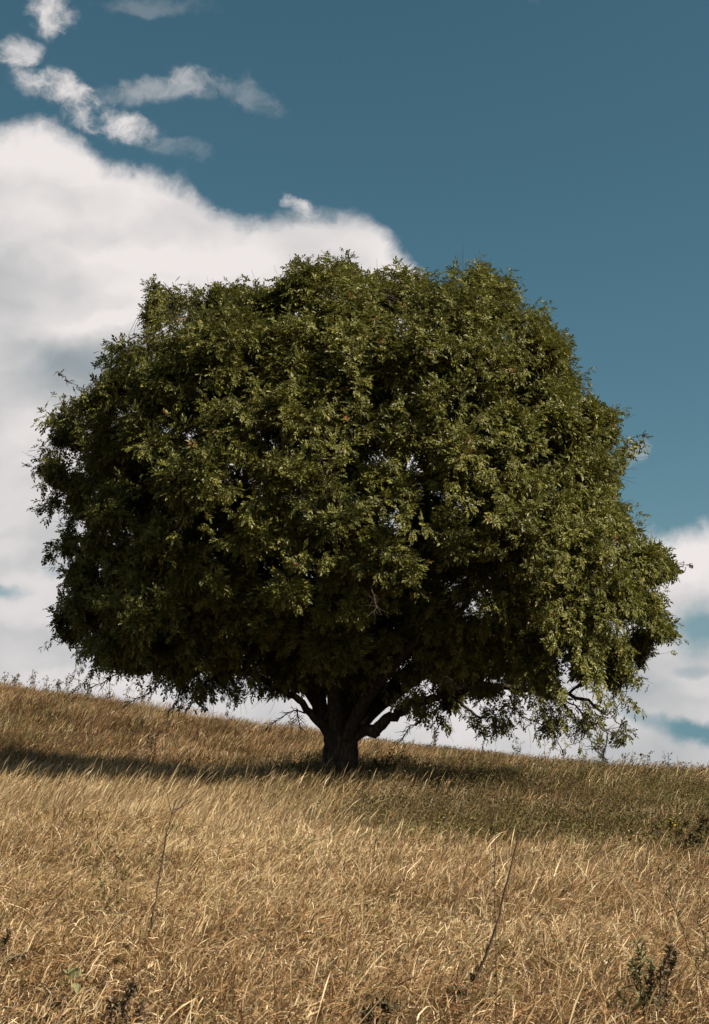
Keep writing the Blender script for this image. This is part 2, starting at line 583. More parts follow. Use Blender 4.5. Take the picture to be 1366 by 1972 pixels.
for (x, y, r) in RIM:
    e = depth_extent(x, y)
    q = 1 - 5.0 / math.hypot(x - _c[0], y - _c[1])          # the leaves reach past the clump, so pull it in a little
    x, y = _c[0] + (x - _c[0]) * q, _c[1] + (y - _c[1]) * q
    LOBES.append((T(x, y, rs.uniform(-0.8, 0.5) * max(0.9, e * 0.5)), r / 84.0, 'rim'))
# clumps of every size fill the shell between those
for _i in range(190):
    a = rs.uniform(0, 2 * math.pi)
    x, y = _c[0] + math.cos(a) * 300, _c[1] + math.sin(a) * 300
    R_ = sil_radius(x, y)
    q = rs.uniform(0.45, 0.90) if _i < 110 else rs.uniform(0.84, 0.96)
    x, y = _c[0] + math.cos(a) * R_ * q, _c[1] + math.sin(a) * R_ * q
    if y > 1250:
        continue
    e = depth_extent(x, y)
    LOBES.append((at(x, y, TD - e * rs.uniform(0.1, 0.9)), rs.uniform(0.35, 0.7) if _i < 110 else rs.uniform(0.2, 0.42), 'fill'))
for (x, y, r) in WISP:
    LOBES.append((T(x, y, rs.uniform(-1.5, 0.3)), r / 72.0, 'wisp'))
for (x, y, r) in FRONT:
    e = depth_extent(x, y)
    if (x, y) in ((640, 1235), (660, 1170), (560, 1110)):
        e += 2.0                          # the one bough that hangs forward over the fork
    rm = r / 80.0
    dy = -max(0.2, e - 0.75 * rm) * rs.uniform(0.80, 1.0)
    s = (TD + dy) / TD                    # keep the pixel position although the clump is nearer
    p = at(x, y, TD + dy)
    LOBES.append((p, rm * s, 'front'))
# back half and top
n_back = 0
tries = 0
while n_back < 150 and tries < 20000:
    tries += 1
    x, y = rs.uniform(90, 1280), rs.uniform(540, 1285)
    q = math.hypot(x - _c[0], y - _c[1]) / sil_radius(x, y)
    if q > 0.86:
        continue
    e = depth_extent(x, y)
    inner = n_back % 2 == 0
    dy = rs.uniform(-0.55, 0.45) * e if inner else e * rs.uniform(0.6, 0.95)
    p = T(x, y, dy)
    r = rs.uniform(0.65, 0.95)
    if p[2] - r < H(p[0], p[1]) + 0.7:
        continue
    if any(np.linalg.norm(p - c) < 0.50 * (r + R) for c, R, _ in LOBES):
        continue
    LOBES.append((p, r, 'back'))
    n_back += 1
for d in range(14):                       # a ceiling of clumps so that the top is closed
    pass


# skeleton -------------------------------------------------------------
def limb_px(pts, n=7):
    P = np.array([[*T(x, y, dy), r * 0.80] for (x, y, dy, r) in pts])
    return catmull(P, n)


LIMBS = [
    [(640, 1415, 0.0, .16), (618, 1392, -.1, .15), (590, 1372, -.2, .11), (545, 1347, -.4, .095), (490, 1312, -.6, .085), (420, 1282, -.9, .07), (330, 1262, -1.3, .055), (240, 1235, -1.5, .03)],
    [(648, 1430, 0.1, .27), (625, 1385, 0.1, .27), (606, 1340, 0.1, .22), (592, 1280, 0, .18), (560, 1180, -.3, .16), (500, 1060, -.8, .13), (420, 930, -1.2, .10), (330, 800, -1.3, .06), (300, 690, -1.0, .04)],
    [(655, 1430, 0.1, .30), (652, 1350, .3, .27), (650, 1270, .5, .25), (660, 1120, .5, .21), (640, 960, .3, .17), (600, 800, .2, .12), (580, 660, 0, .07), (590, 580, 0, .03)],
    [(662, 1430, 0.2, .30), (685, 1350, .4, .28), (705, 1270, .6, .24), (770, 1130, .8, .20), (820, 980, .8, .15), (840, 820, .6, .11), (860, 690, .3, .07), (900, 590, 0, .03)],
    [(668, 1430, -.05, .20), (697, 1408, -.1, .18), (722, 1404, -.2, .17), (748, 1383, -.3, .15), (782, 1364, -.4, .12), (850, 1352, -.6, .10), (950, 1335, -.8, .08), (1060, 1340, -1., .06), (1150, 1380, -1., .03)],
    [(666, 1425, .2, .24), (705, 1385, .5, .20), (750, 1340, .9, .17), (860, 1260, 1., .14), (980, 1180, .9, .12), (1090, 1110, .5, .08), (1200, 1080, 0., .04)],
    [(652, 1430, -.1, .24), (645, 1370, -.6, .21), (640, 1300, -1.4, .17), (620, 1210, -2.7, .14), (600, 1100, -3.8, .10), (560, 960, -4.6, .06)],
    [(662, 1430, -.1, .22), (700, 1360, -.8, .19), (760, 1280, -1.9, .15), (850, 1180, -3.0, .12), (940, 1060, -3.9, .09), (980, 920, -4.2, .05)],
    [(660, 1430, .2, .28), (680, 1350, 1.0, .23), (690, 1260, 2.0, .18), (700, 1130, 3.2, .14), (700, 960, 4.2, .09), (680, 800, 4.2, .05)],
    [(655, 1430, .2, .26), (610, 1350, .9, .21), (540, 1250, 1.8, .16), (440, 1130, 2.8, .11), (350, 980, 3.4, .07), (330, 840, 3.2, .04)],
    [(662, 1430, .2, .26), (720, 1350, 1.0, .20), (810, 1260, 2.0, .15), (920, 1130, 3.0, .10), (1010, 960, 3.2, .06), (1020, 820, 2.8, .04)],
]
limb_pts, limb_bufs = [], []
nodes = []         # (x,y,z,r,limb)
for k, L in enumerate(LIMBS):
    P = limb_px(L)
    jit = np.stack([np.cumsum(rng.normal(0, 1, len(P))) for _ in range(3)], 1)
    jit -= np.linspace(0, 1, len(P))[:, None] * jit[-1]
    ramp_ = np.clip((np.arange(len(P)) - 10) / 10, 0, 1)[:, None]
    P[:, :3] += jit * 0.035 * ramp_
    b = Buf()
    tube(b, P[:, :3], P[:, 3], 20 if P[0, 3] > .1 else 10, 0.5, bark=0.16, seed=k * 7)
    limb_bufs.append(b)
    for q in P[8:]:
        nodes.append((*q, k))
nodes = np.array(nodes)

ROOT = BASE + np.array([0, 0, 1.2])
order = sorted(range(len(LOBES)), key=lambda i: np.linalg.norm(LOBES[i][0] - ROOT))
lobe_limb = {}
for i in order:
    c, R, kind = LOBES[i]
    d = np.linalg.norm(nodes[:, :3] - c, axis=1)
    # prefer joints that lie closer to the trunk than the clump, and not thinner than needed
    dr = np.linalg.norm(nodes[:, :3] - ROOT, axis=1)
    cost = d + 0.35 * dr + np.where(dr > np.linalg.norm(c - ROOT), 3.0, 0.0) + np.where(nodes[:, 2] > c[2] + 0.3, 0.5 * (nodes[:, 2] - c[2]), 0)
    j = int(np.argmin(cost))
    s = nodes[j]
    k = int(s[4])
    lobe_limb[i] = k
    a = s[:3]
    L = np.linalg.norm(c - a)
    out = (a - ROOT); out[2] *= 0.6
    out = out / (np.linalg.norm(out) + 1e-6)
    m1 = a + (c - a) * 0.33 + out * 0.10 * L + np.array([0, 0, 0.10 * L]) + rng.normal(0, 0.05, 3) * L
    m2 = a + (c - a) * 0.68 + np.array([0, 0, 0.05 * L]) + rng.normal(0, 0.05, 3) * L
    r0 = min(s[3] * 0.75, 0.028 + 0.012 * L + 0.015)
    r1 = max(0.012, r0 * 0.45)
    P = catmull(np.array([[*a, r0], [*m1, r0 * .8], [*m2, r0 * .62], [*c, r1]]), 5)
    w = rng.normal(0, 0.02, (len(P), 3)); w[0] = 0
    P[:, :3] += w
    tube(limb_bufs[k], P[:, :3], P[:, 3], 7, 0.5)
    nodes = np.vstack([nodes, np.hstack([P[3:], np.full((len(P) - 3, 1), k)])])

# compound leaf template (x along the rachis, z up)
LEAFV = 4


def leaf_template(seed):
    r = np.random.default_rng(seed)
    V, F, n = [], [], 0
    stems = [(0.10, 1), (0.10, -1), (0.165, 1), (0.165, -1), (0.225, 1), (0.225, -1), (0.27, 0)]
    sizes = [0.085, 0.085, 0.115, 0.115, 0.13, 0.13, 0.155]
    for (x0, side), L in zip(stems, sizes):
        L = L * r.uniform(0.85, 1.12)
        wd = L * r.uniform(0.235, 0.30)
        ang = side * math.radians(r.uniform(42, 62)) if side else math.radians(r.uniform(-8, 8))
        droop = math.radians(r.uniform(-5, 38))
        d = np.array([math.cos(ang) * math.cos(droop), math.sin(ang) * math.cos(droop), -math.sin(droop)])
        s = np.cross([0, 0, 1.0], d); s /= np.linalg.norm(s)
        roll = r.uniform(-0.5, 0.5)
        up = np.cross(d, s)
        s = s * math.cos(roll) + up * math.sin(roll)
        up = np.cross(d, s)
        fold = 0.32
        p0 = np.array([x0, 0, -0.10 * x0 * x0 / 0.07])
        base, tip = p0 + d * 0.006, p0 + d * L - up * 0.10 * L
        mid = []
        for t, w in ((0.34, 1.0), (0.70, 0.72)):
            c = p0 + d * L * t
            for sg in (1, -1):
                mid.append(c + s * sg * wd * w + up * fold * wd * w)
        # verts: base tip L1 R1 L2 R2
        V += [base, tip, mid[0], mid[1], mid[2], mid[3]]
        F += [[n, n + 1, n + 4, n + 2], [n, n + 3, n + 5, n + 1]]
        n += 6
    # rachis as a thin strip
    V += [(0, 0.003, 0), (0, -0.003, 0), (0.27, -0.002, -0.10), (0.27, 0.002, -0.10)]
    F += [[n, n + 1, n + 2, n + 3]]
    return np.array(V, float), np.array(F)


TEMPL = [leaf_template(s) for s in range(10)]


def unit(a):
    return a / (np.linalg.norm(a, axis=-1, keepdims=True) + 1e-9)


def instance_leaves(P, D, N, S, tone, r):
    """place compound leaves: P points, D rachis directions, N wished normals, S sizes"""
    D = unit(D)
    Yv = unit(np.cross(N, D))
    Z = np.cross(D, Yv)
    VV, FF, TT, n = [], [], [], 0
    pick = r.integers(0, len(TEMPL), len(P))
    for k, (tv, tf) in enumerate(TEMPL):
        q = np.where(pick == k)[0]
        if not len(q):
            continue
        M = np.stack([D[q], Yv[q], Z[q]], 1) * S[q][:, None, None]
        V = np.einsum('vj,njk->nvk', tv, M) + P[q][:, None, :]
        F = tf[None] + (np.arange(len(q)) * len(tv))[:, None, None] + n
        lf = np.repeat(r.normal(0, 0.05, (len(q), 7)), 6, axis=1)
        t = tone[q][:, None] + np.concatenate([lf, np.zeros((len(q), len(tv) - 42))], 1)
        VV.append(V.reshape(-1, 3)); FF.append(F.reshape(-1, 4)); TT.append(t.ravel())
        n += V.shape[0] * V.shape[1]
    return np.concatenate(VV), np.concatenate(FF), np.concatenate(TT)


def twig_batch(A, B, bend, r0, r1, k=3, n=5):
    """many thin tubes at once: from A to B with sideways bend vectors"""
    t = np.linspace(0, 1, n)
    P = A[:, None] + (B - A)[:, None] * t[None, :, None] + bend[:, None] * (4 * t * (1 - t))[None, :, None]
    Tn = unit(np.gradient(P, axis=1))
    ref = np.array([0.31, 0.52, 0.8])
    U = unit(np.cross(Tn, ref)); W = np.cross(Tn, U)
    th = np.linspace(0, 2 * np.pi, k, endpoint=False)
    rr = (r0[:, None] * (1 - t)[None] + r1[:, None] * t[None])
    V = P[:, :, None] + rr[:, :, None, None] * (np.cos(th)[None, None, :, None] * U[:, :, None] + np.sin(th)[None, None, :, None] * W[:, :, None])
    i = np.arange(n - 1)[:, None] * k
    j = np.arange(k)[None]
    F = np.stack([i + j, i + (j + 1) % k, i + k + (j + 1) % k, i + k + j], -1).reshape(-1, 4)
    F = F[None] + (np.arange(len(A)) * n * k)[:, None, None]
    return P, V.reshape(-1, 3), F.reshape(-1, 4)


CROWN_C = T(670, 985, 0.0)
def project(P):
    r = P - CAM
    c, s_ = math.cos(PITCH), math.sin(PITCH)
    f = r[:, 1] * c + r[:, 2] * s_
    up = -r[:, 1] * s_ + r[:, 2] * c
    return PW / 2 + FPX * r[:, 0] / f, PH / 2 - FPX * up / f


def sil_q(P):
    px, py = project(P)
    a = np.arctan2(py - _c[1], px - _c[0])
    return np.hypot(px - _c[0], py - _c[1]) / np.interp(a, _ang, _rad, period=2 * math.pi), px, py



leafP, leafD, leafN, leafS, leafT = [], [], [], [], []
for i, (c, R, kind) in enumerate(LOBES):
    k = lobe_limb[i]
    outw = c - CROWN_C
    outw = outw / (np.linalg.norm(outw) + 1e-6)
    low = c[2] < CROWN_C[2] - 2.2
    # sub-centres
    ns = max(4, int(9 * R))
    sd = unit(rng.normal(0, 1, (ns, 3)) + outw * 0.9 + np.array([0, 0, 0.25]))
    sc = c + sd * R * rng.uniform(0.30, 0.62, (ns, 1)) * np.array([1.05, 1.05, 0.85])
    _, V, F = twig_batch(np.repeat(c[None], ns, 0), sc, rng.normal(0, 0.05, (ns, 3)), np.full(ns, 0.014), np.full(ns, 0.008), 4)
    limb_bufs[k].add(V, F, 0.5)
    dens = {'back': 0.8, 'wisp': 0.33}.get(kind, 1.0)
    nt = max(10, int((160 * R * R + 5) * (dens if not (kind == 'wisp' and R < 0.36) else 0.8)))
    par = rng.integers(0, ns, nt)
    d = unit(rng.normal(0, 1, (nt, 3)) * 0.75 + sd[par] * 0.9 + outw * 0.35 + np.array([0, 0, 0.12]))
    ln = R * rng.uniform(0.32, 0.74, (nt, 1)) * (1 + (rng.random((nt, 1)) < 0.12) * 0.35)
    A = sc[par]
    B = A + d * ln
    if low:
        B[:, 2] -= 0.10 * R
    if kind == 'fill' and R < 0.45:          # small shoots reach outwards instead of making a ball
        B = A + unit(d + outw * 1.2) * ln * 1.5 * rng.uniform(0.4, 1.5, (nt, 1))
    # keep the outline: do not run past the clump too far
    bend = np.zeros((nt, 3)); bend[:, 2] = rng.uniform(-0.06, 0.04, nt)
    bend += rng.normal(0, 0.03, (nt, 3))
    okb = sil_q(B)[0] < 0.98
    if okb.sum() < 3:
        continue
    A, B, bend, nt = A[okb], B[okb], bend[okb], int(okb.sum())
    P, V, F = twig_batch(A, B, bend, np.full(nt, 0.008), np.full(nt, 0.003))
    limb_bufs[k].add(V, F, 0.5)
    nl = 12
    lobe_size = rng.uniform(0.78, 1.04)
    lobe_tone = rng.normal(0, 0.09)
    for q in range(nl):
        t = 0.22 + 0.78 * (q / (nl - 1)) if nl > 1 else 1
        f = t * 4
        a = int(min(3, math.floor(f)))
        pos = P[:, a] + (P[:, a + 1] - P[:, a]) * (f - a)
        td = unit(P[:, a + 1] - P[:, a])
        ph = rng.uniform(0, 2 * np.pi, nt)
        s1 = unit(np.cross(td, np.array([0.1, 0.2, 1.0]))); s2 = np.cross(td, s1)
        side = s1 * np.cos(ph)[:, None] + s2 * np.sin(ph)[:, None]
        w = 0.9 if q < nl - 1 else 0.25
        dd = unit(td * 0.8 + side * w + np.array([0, 0, -0.12 if not low else -0.35]))
        nn = unit(np.array([0, 0, 1.0]) * 0.8 + outw * 0.75 + rng.normal(0, 0.42, (nt, 3)))
        keep = rng.random(nt) < 0.93
        leafP.append(pos[keep]); leafD.append(dd[keep]); leafN.append(nn[keep])
        leafS.append((rng.uniform(0.48, 0.90, nt) * lobe_size * (1.08 - 0.25 * q / nl))[keep])
        tone = 0.43 + lobe_tone + rng.normal(0, 0.17, nt)
        tone = np.clip(tone, 0.02, 0.93)
        tone = np.where(rng.random(nt) < 0.004, 0.99, tone)
        leafT.append(tone[keep])
# shoots spread evenly through the outer shell, so that the clumps run together
NS = 6600
aa = rng.uniform(0, 2 * np.pi, NS)
qq = np.sqrt(rng.uniform(0.0, 0.97, NS))
RR = np.interp(np.where(aa > np.pi, aa - 2 * np.pi, aa), _ang, _rad, period=2 * math.pi)
sx, sy = _c[0] + np.cos(aa) * RR * qq, _c[1] + np.sin(aa) * RR * qq
ee = 6.0 * np.sqrt(np.maximum(0, 1 - qq ** 2.2)) * (1 - 0.62 * sstep(sy, 1000, 1290) * (1 - sstep(np.abs(sx - 690), 230, 420))) + 0.3
back_ = rng.random(NS) < 0.42
dyy = np.where(back_, ee * rng.uniform(0.3, 1.0, NS), -ee * rng.uniform(0.62, 1.03, NS) ** 0.7)
B = np.array([at(x, y, TD + d_) for x, y, d_ in zip(sx, sy, dyy)])
gap = fbm(B[:, 0] + 0.6 * B[:, 1], B[:, 2] + 20, 1.5, 201) * 0.6 + fbm(B[:, 0] - 0.5 * B[:, 1] + 9, B[:, 2] * 1.3, 0.8, 207) * 0.4
thin = sstep(sy, 1230, 1330)
keep = (rng.random(NS) < np.maximum(sstep(gap, 0.49, 0.58), np.where(back_, 1.0, 0.06))) & (rng.random(NS) > 0.65 * thin) & (B[:, 2] > H(B[:, 0], B[:, 1]) + 0.8)
B = B[keep]
N3 = nodes[:, :3]
near = np.empty(len(B), int)
for i0 in range(0, len(B), 500):
    dd = np.linalg.norm(B[i0:i0 + 500, None] - N3[None], axis=2)
    inner_ = np.linalg.norm(N3 - CROWN_C, axis=1)[None] > np.linalg.norm(B[i0:i0 + 500] - CROWN_C, axis=1)[:, None]
    near[i0:i0 + 500] = np.argmin(dd + 1.0 * inner_, axis=1)
A = N3[near]
far_ = np.linalg.norm(B - A, axis=1) < 2.2
A, B, near = A[far_], B[far_], near[far_]
nt = len(B)
bend = rng.normal(0, 0.10, (nt, 3)) + np.array([0, 0, 0.05])
for k in range(len(limb_bufs)):
    m_ = nodes[near, 4].astype(int) == k
    if m_.any():
        _, V, F = twig_batch(A[m_], B[m_], bend[m_], np.full(m_.sum(), 0.010), np.full(m_.sum(), 0.003), 3, 6)
        limb_bufs[k].add(V, F, 0.5)
outw = unit(B - CROWN_C)
tw_dir = unit(unit(B - A) * 0.6 + outw * 0.9 + rng.normal(0, 0.35, (nt, 3)) + np.array([0, 0, 0.15]))
A2 = B
ln = rng.uniform(0.25, 0.62, (nt, 1))
B2 = A2 + tw_dir * ln
drp = sstep(-(B[:, 2] - CROWN_C[2]), 1.5, 4.0)
B2[:, 2] -= drp * 0.22
bend = rng.normal(0, 0.03, (nt, 3))
P, V, F = twig_batch(A2, B2, bend, np.full(nt, 0.005), np.full(nt, 0.0025))
kk = nodes[near, 4].astype(int)
F3 = F.reshape(nt, -1, 4)
for k in range(len(limb_bufs)):
    m_ = kk == k
    if m_.any():
        _, V, F = twig_batch(A2[m_], B2[m_], bend[m_], np.full(m_.sum(), 0.005), np.full(m_.sum(), 0.0025))
        limb_bufs[k].add(V, F, 0.5)
nl = 11
sz = rng.uniform(0.48, 0.88, nt)
tn0 = 0.46 + 0.5 * (fbm(B[:, 0] + B[:, 1], B[:, 2], 1.6, 221) - 0.5)
for q in range(nl):
    f = (0.02 + 0.98 * q / (nl - 1)) * 4
    a = int(min(3, math.floor(f)))
    pos = P[:, a] + (P[:, a + 1] - P[:, a]) * (f - a)
    td = unit(P[:, a + 1] - P[:, a])
    ph = rng.uniform(0, 2 * np.pi, nt)
    s1 = unit(np.cross(td, np.array([0.1, 0.2, 1.0]))); s2 = np.cross(td, s1)
    side = s1 * np.cos(ph)[:, None] + s2 * np.sin(ph)[:, None]
    dd = unit(td * 0.8 + side * (0.9 if q < nl - 1 else 0.25) + np.array([0, 0, -0.12]) - np.array([0, 0, 0.25]) * drp[:, None])
    nn = unit(np.array([0, 0, 1.0]) * 0.8 + outw * 0.75 + rng.normal(0, 0.42, (nt, 3)))
    leafP.append(pos); leafD.append(dd); leafN.append(nn)
    leafS.append(sz * rng.uniform(0.85, 1.1, nt) * (1.05 - 0.22 * q / nl))
    tone = np.clip(tn0 + rng.normal(0, 0.16, nt), 0.02, 0.93)
    leafT.append(np.where(rng.random(nt) < 0.006, 0.99, tone))
leafP = np.concatenate(leafP); leafD = np.concatenate(leafD); leafN = np.concatenate(leafN)
leafS = np.concatenate(leafS); leafT = np.concatenate(leafT)
_q, _px, _py = sil_q(leafP + unit(leafD) * 0.12)
ok = (leafP[:, 2] > H(leafP[:, 0], leafP[:, 1]) + 0.35) 
lim = 0.885 + 0.235 * (0.6 * vnoise(_px, _py + leafP[:, 1] * 20, 46, 301) + 0.4 * vnoise(_px, _py + leafP[:, 1] * 20, 17, 305)) + 0.03 * rng.random(len(_q))
ok &= _q < lim
ok &= rng.random(len(_q)) > 0.62 * sstep(_py, 1235, 1350) * (_px < 610)
ok &= rng.random(len(_q)) > 0.28 * sstep(_py, 1300, 1400) * (_px > 720)
ok &= ~((np.abs(_px - 650) < 75) & (_py > 1325 + 25 * rng.random(len(_q))))
leafP, leafD, leafN, leafS, leafT = (a[ok] for a in (leafP, leafD, leafN, leafS, leafT))
print('compound leaves', len(leafP))

tree = thing('walnut_tree', 'broad round dark green tree with short thick trunk standing alone on the dry hillside', 'tree', tuple(BASE))
V, F, TT = instance_leaves(leafP, leafD, leafN, leafS, leafT, rng)
make_mesh('crown', V - BASE, F, M_LEAF, tree, {'tone': TT})

# trunk: flared foot, ridged bark
P = catmull(np.array([[*(BASE + [0, 0, -0.5]), .56], [*(BASE + [0, 0, 0.0]), .47], [*T(656, 1465), .39], [*T(657, 1435), .375], [*T(657, 1412), .37], [*T(657, 1388, .1), .30], [*T(658, 1355, .2), .18]]), 12)
b = Buf()
tube(b, P[:, :3], P[:, 3], 72, 0.5, bark=0.17, seed=91)
b.build('trunk', M_BARK, tree, BASE, smooth=True)
# broken stub under the right limb
b = Buf()
P = catmull(np.array([[*T(700, 1405, -.15), .13], [*T(716, 1412, -.2), .12], [*T(727, 1417, -.22), .085], [*T(729, 1419, -.22), .02]]), 5)
tube(b, P[:, :3], P[:, 3], 12, 0.5, bark=0.2, seed=5)
b.build('broken_stub', M_BARK, tree, BASE, smooth=True)

# bare hanging twigs
BARE = [
    ([(330, 1262, -1.2), (318, 1300, -1.3), (285, 1335, -1.4), (240, 1352, -1.5)], 0),
    ([(235, 1265, -1.0), (232, 1290, -1.1), (205, 1310, -1.2), (165, 1330, -1.2)], 0),
    ([(350, 1300, -1.4), (345, 1340, -1.5), (318, 1385, -1.5)], 0),
    ([(590, 1372, -.3), (555, 1372, -.5), (510, 1405, -.6)], 0),
    ([(572, 1365, -.2), (575, 1385, -.3), (580, 1405, -.3)], 0),
    ([(1060, 1335, -.9), (1100, 1370, -1.), (1130, 1410, -1.1), (1165, 1460, -1.1)], 4),
    ([(1080, 1345, -.9), (1130, 1375, -.9), (1165, 1405, -.9), (1200, 1412, -.8)], 4),
    ([(1150, 1390, -1.), (1170, 1420, -1.), (1160, 1455, -1.)], 4),
    ([(980, 1340, -.8), (1000, 1375, -.9), (1040, 1395, -.9), (1062, 1420, -.9)], 4),
    ([(820, 1358, -.5), (815, 1385, -.5), (790, 1400, -.5), (775, 1425, -.5)], 4),
    ([(1080, 1220, -2.), (1130, 1250, -2.), (1165, 1290, -2.)], 5),
    ([(1040, 1240, -2.4), (1090, 1265, -2.2), (1125, 1310, -2.)], 5),
    ([(715, 1130, -5.2), (722, 1155, -5.6), (728, 1180, -5.8)], 7),
    ([(845, 1297, -3.0), (865, 1308, -3.2), (885, 1325, -3.2)], 7),
]
for pts, k in BARE:
    P = catmull(np.array([at(x, y, TD + dy) for x, y, dy in pts]), 6)
    P[1:] += rng.normal(0, 0.015, (len(P) - 1, 3))
    tube(limb_bufs[k], P, np.linspace(0.022, 0.006, len(P)), 5, 0.5)
    for q in range(3, len(P) - 1):
        for _ in range(2):
            e = P[q] + unit((P[q] - P[q - 1]) * 3 + rng.normal(0, 0.12, 3)) * rng.uniform(0.12, 0.38)
            m = (P[q] + e) / 2 + rng.normal(0, 0.02, 3)
            tube(limb_bufs[k], np.array([P[q], m, e]), [0.008, 0.006, 0.003], 4, 0.5)
for k, b in enumerate(limb_bufs):
    b.build('limb', M_BARK, tree, BASE, smooth=True)


# ------------------------------------------------------------------ grass
def shadow_none(x, y):
    return np.zeros_like(x)


def weedy(x, y):
    """0..1 where green and brown herbs take over from the straw"""
    u = x / np.maximum(y, 1)
    near = 16.5 + 9.0 * (fbm(x, y, 3.2, 31, 4) - 0.5) - 1.2 * np.clip(u / 0.28, 0, 1) + 6 * sstep(-u, -0.02, 0.14)
    a = (0.35 + 0.65 * sstep(fbm(x, y, 2.0, 37), 0.35, 0.55)) * sstep(y, near, near + 2.0) * (1 - sstep(y, 33, 44)) * sstep(x, -3.4, 0.8)
    return a


def sample_area(y0, y1, dens, r, margin=2.0, xl=None, xr=None):
    """random points in the wedge the camera sees between distances y0 and y1"""
    out = []
    ys = np.linspace(y0, y1, max(2, int((y1 - y0) / 1.0) + 1))
    for a, b in zip(ys[:-1], ys[1:]):
        w = 0.292 * b + margin
        n = int(dens(0.5 * (a + b)) * 2 * w * (b - a))
        x = r.uniform(-w, w, n)
        out.append(np.stack([x, r.uniform(a, b, n)], 1))
    return np.concatenate(out)


def blades(x, y, L, w, az, th0, th1, tone, r, K=4, z0=None, pw=1.4, head=None, kink=0.0):
    """ribbons: th0 start lean, th1 extra bend towards azimuth az (radians, 0 = +x)"""
    n = len(x)
    t = np.linspace(0, 1, K + 1)
    th = th0[:, None] + th1[:, None] * t[None] ** pw
    if kink:
        th = th + r.normal(0, kink, (n, K + 1)) * (t[None] > 0.2)
    azk = az[:, None] + r.normal(0, 0.18, (n, K + 1)).cumsum(1) * 0.6
    st = (L / K)[:, None]
    dx = np.sin(th) * np.cos(azk) * st
    dy = np.sin(th) * np.sin(azk) * st
    dz = np.cos(th) * st
    z = H(x, y) if z0 is None else z0
    X = x[:, None] + np.concatenate([np.zeros((n, 1)), np.cumsum(dx[:, 1:], 1)], 1)
    Y = y[:, None] + np.concatenate([np.zeros((n, 1)), np.cumsum(dy[:, 1:], 1)], 1)
    Z = z[:, None] - 0.01 + np.concatenate([np.zeros((n, 1)), np.cumsum(dz[:, 1:], 1)], 1)
    Pm = np.stack([X, Y, Z], -1)
    tw = r.uniform(0, np.pi, n)
    S = np.stack([np.cos(tw), np.sin(tw), r.normal(0, 0.35, n)], -1)
    S = unit(S)
    prof = np.interp(t, [0, 0.35, 0.8, 1], [0.7, 1.0, 0.6, 0.06]) if head is None else np.interp(t, *head)
    Wd = w[:, None] * prof[None] * 0.5
    A = Pm + S[:, None] * Wd[..., None]
    B = Pm - S[:, None] * Wd[..., None]
    V = np.stack([A, B], 2).reshape(-1, 3)
    i = np.arange(K) * 2
    F = np.stack([i, i + 1, i + 3, i + 2], -1)
    F = F[None] + (np.arange(n) * (K + 1) * 2)[:, None, None]
    TT = np.repeat(tone[:, None] + 0 * t[None], 2, axis=1).reshape(n, -1) if tone.ndim == 1 else np.repeat(tone, 2, axis=1)
    return V, F.reshape(-1, 4), TT.ravel()


class Field:
    def __init__(self):
        self.V, self.F, self.T, self.n = [], [], [], 0

    def add(self, V, F, TT):
        self.V.append(V.astype(np.float32)); self.F.append((F + self.n).astype(np.int32)); self.T.append(TT.astype(np.float32))
        self.n += len(V)

    def build(self, name, mat):
        o = make_mesh(name, np.concatenate(self.V), np.concatenate(self.F), mat, None, {'tone': np.concatenate(self.T)})
        o['kind'] = 'stuff'
        return o


def grass_tone(x, y, r, n):
    """position along the straw ramp: brown..straw (0..0.88), green above 0.9"""
    far = sstep(y, 24, 48)
    wd = weedy(x, y)
    patch = fbm(x, y, 2.6, 41) - 0.5
    big = fbm(x, y, 11, 43) - 0.5
    u = x / np.maximum(y, 1)
    shade_strip = sstep(y, 25, 29) * (1 - sstep(y, 36, 39)) * sstep(-x, -3.0, 0.5)     # darker undergrowth tone, deepening the tree's shadow in the grass colour
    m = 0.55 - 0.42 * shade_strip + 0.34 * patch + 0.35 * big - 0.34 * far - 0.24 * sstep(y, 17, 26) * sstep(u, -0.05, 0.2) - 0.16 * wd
    t = m + r.normal(0, 0.30, n)
    t = np.clip(t, 0.02, 0.87)
    g = 0.05 + 0.14 * sstep(fbm(x, y, 1.3, 47), 0.5, 0.75) + 0.22 * wd + 0.10 * far * sstep(fbm(x, y, 5, 49), 0.45, 0.7)
    green = r.random(n) < g
    return np.where(green, r.uniform(0.91, 1.0, n), t)


gr = np.random.default_rng(77)
field = Field()


def wind(x, y, r, n, spread=0.7):
    return r.normal(0.05, spread, n) + (fbm(x, y, 1.5, 61) - 0.5) * 4.2


# near matted grass
def layer(y0, y1, dens, Lr, wr, th0, th1, spread, K, kink=0.12, toneshift=0.0, margin=5.0, pw=1.4, only=None):
    p = sample_area(y0, y1, dens, gr, margin)
    x, y = p[:, 0], p[:, 1]
    if only is not None:
        k = gr.random(len(x)) < only(x, y)
        x, y = x[k], y[k]
    k = (gr.random(len(x)) > 0.55 * sstep(0.46 - fbm(x, y, 0.45, 65, 2), 0.0, 0.12)) | (y > 16)
    x, y = x[k], y[k]
    n = len(x)
    hgt = 0.55 + 0.85 * sstep(fbm(x, y, 1.3, 63), 0.3, 0.7)
    L = gr.uniform(*Lr, n) * hgt
    w = gr.uniform(*wr, n) * np.maximum(1.0, y / 11.0)
    a = wind(x, y, gr, n, spread)
    t0 = np.abs(gr.normal(th0, 0.25, n))
    t1 = gr.uniform(*th1, n)
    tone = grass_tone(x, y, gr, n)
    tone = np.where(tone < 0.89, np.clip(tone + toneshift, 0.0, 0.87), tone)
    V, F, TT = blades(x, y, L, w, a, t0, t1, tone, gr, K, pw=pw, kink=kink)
    field.add(V, F, TT)
    return n


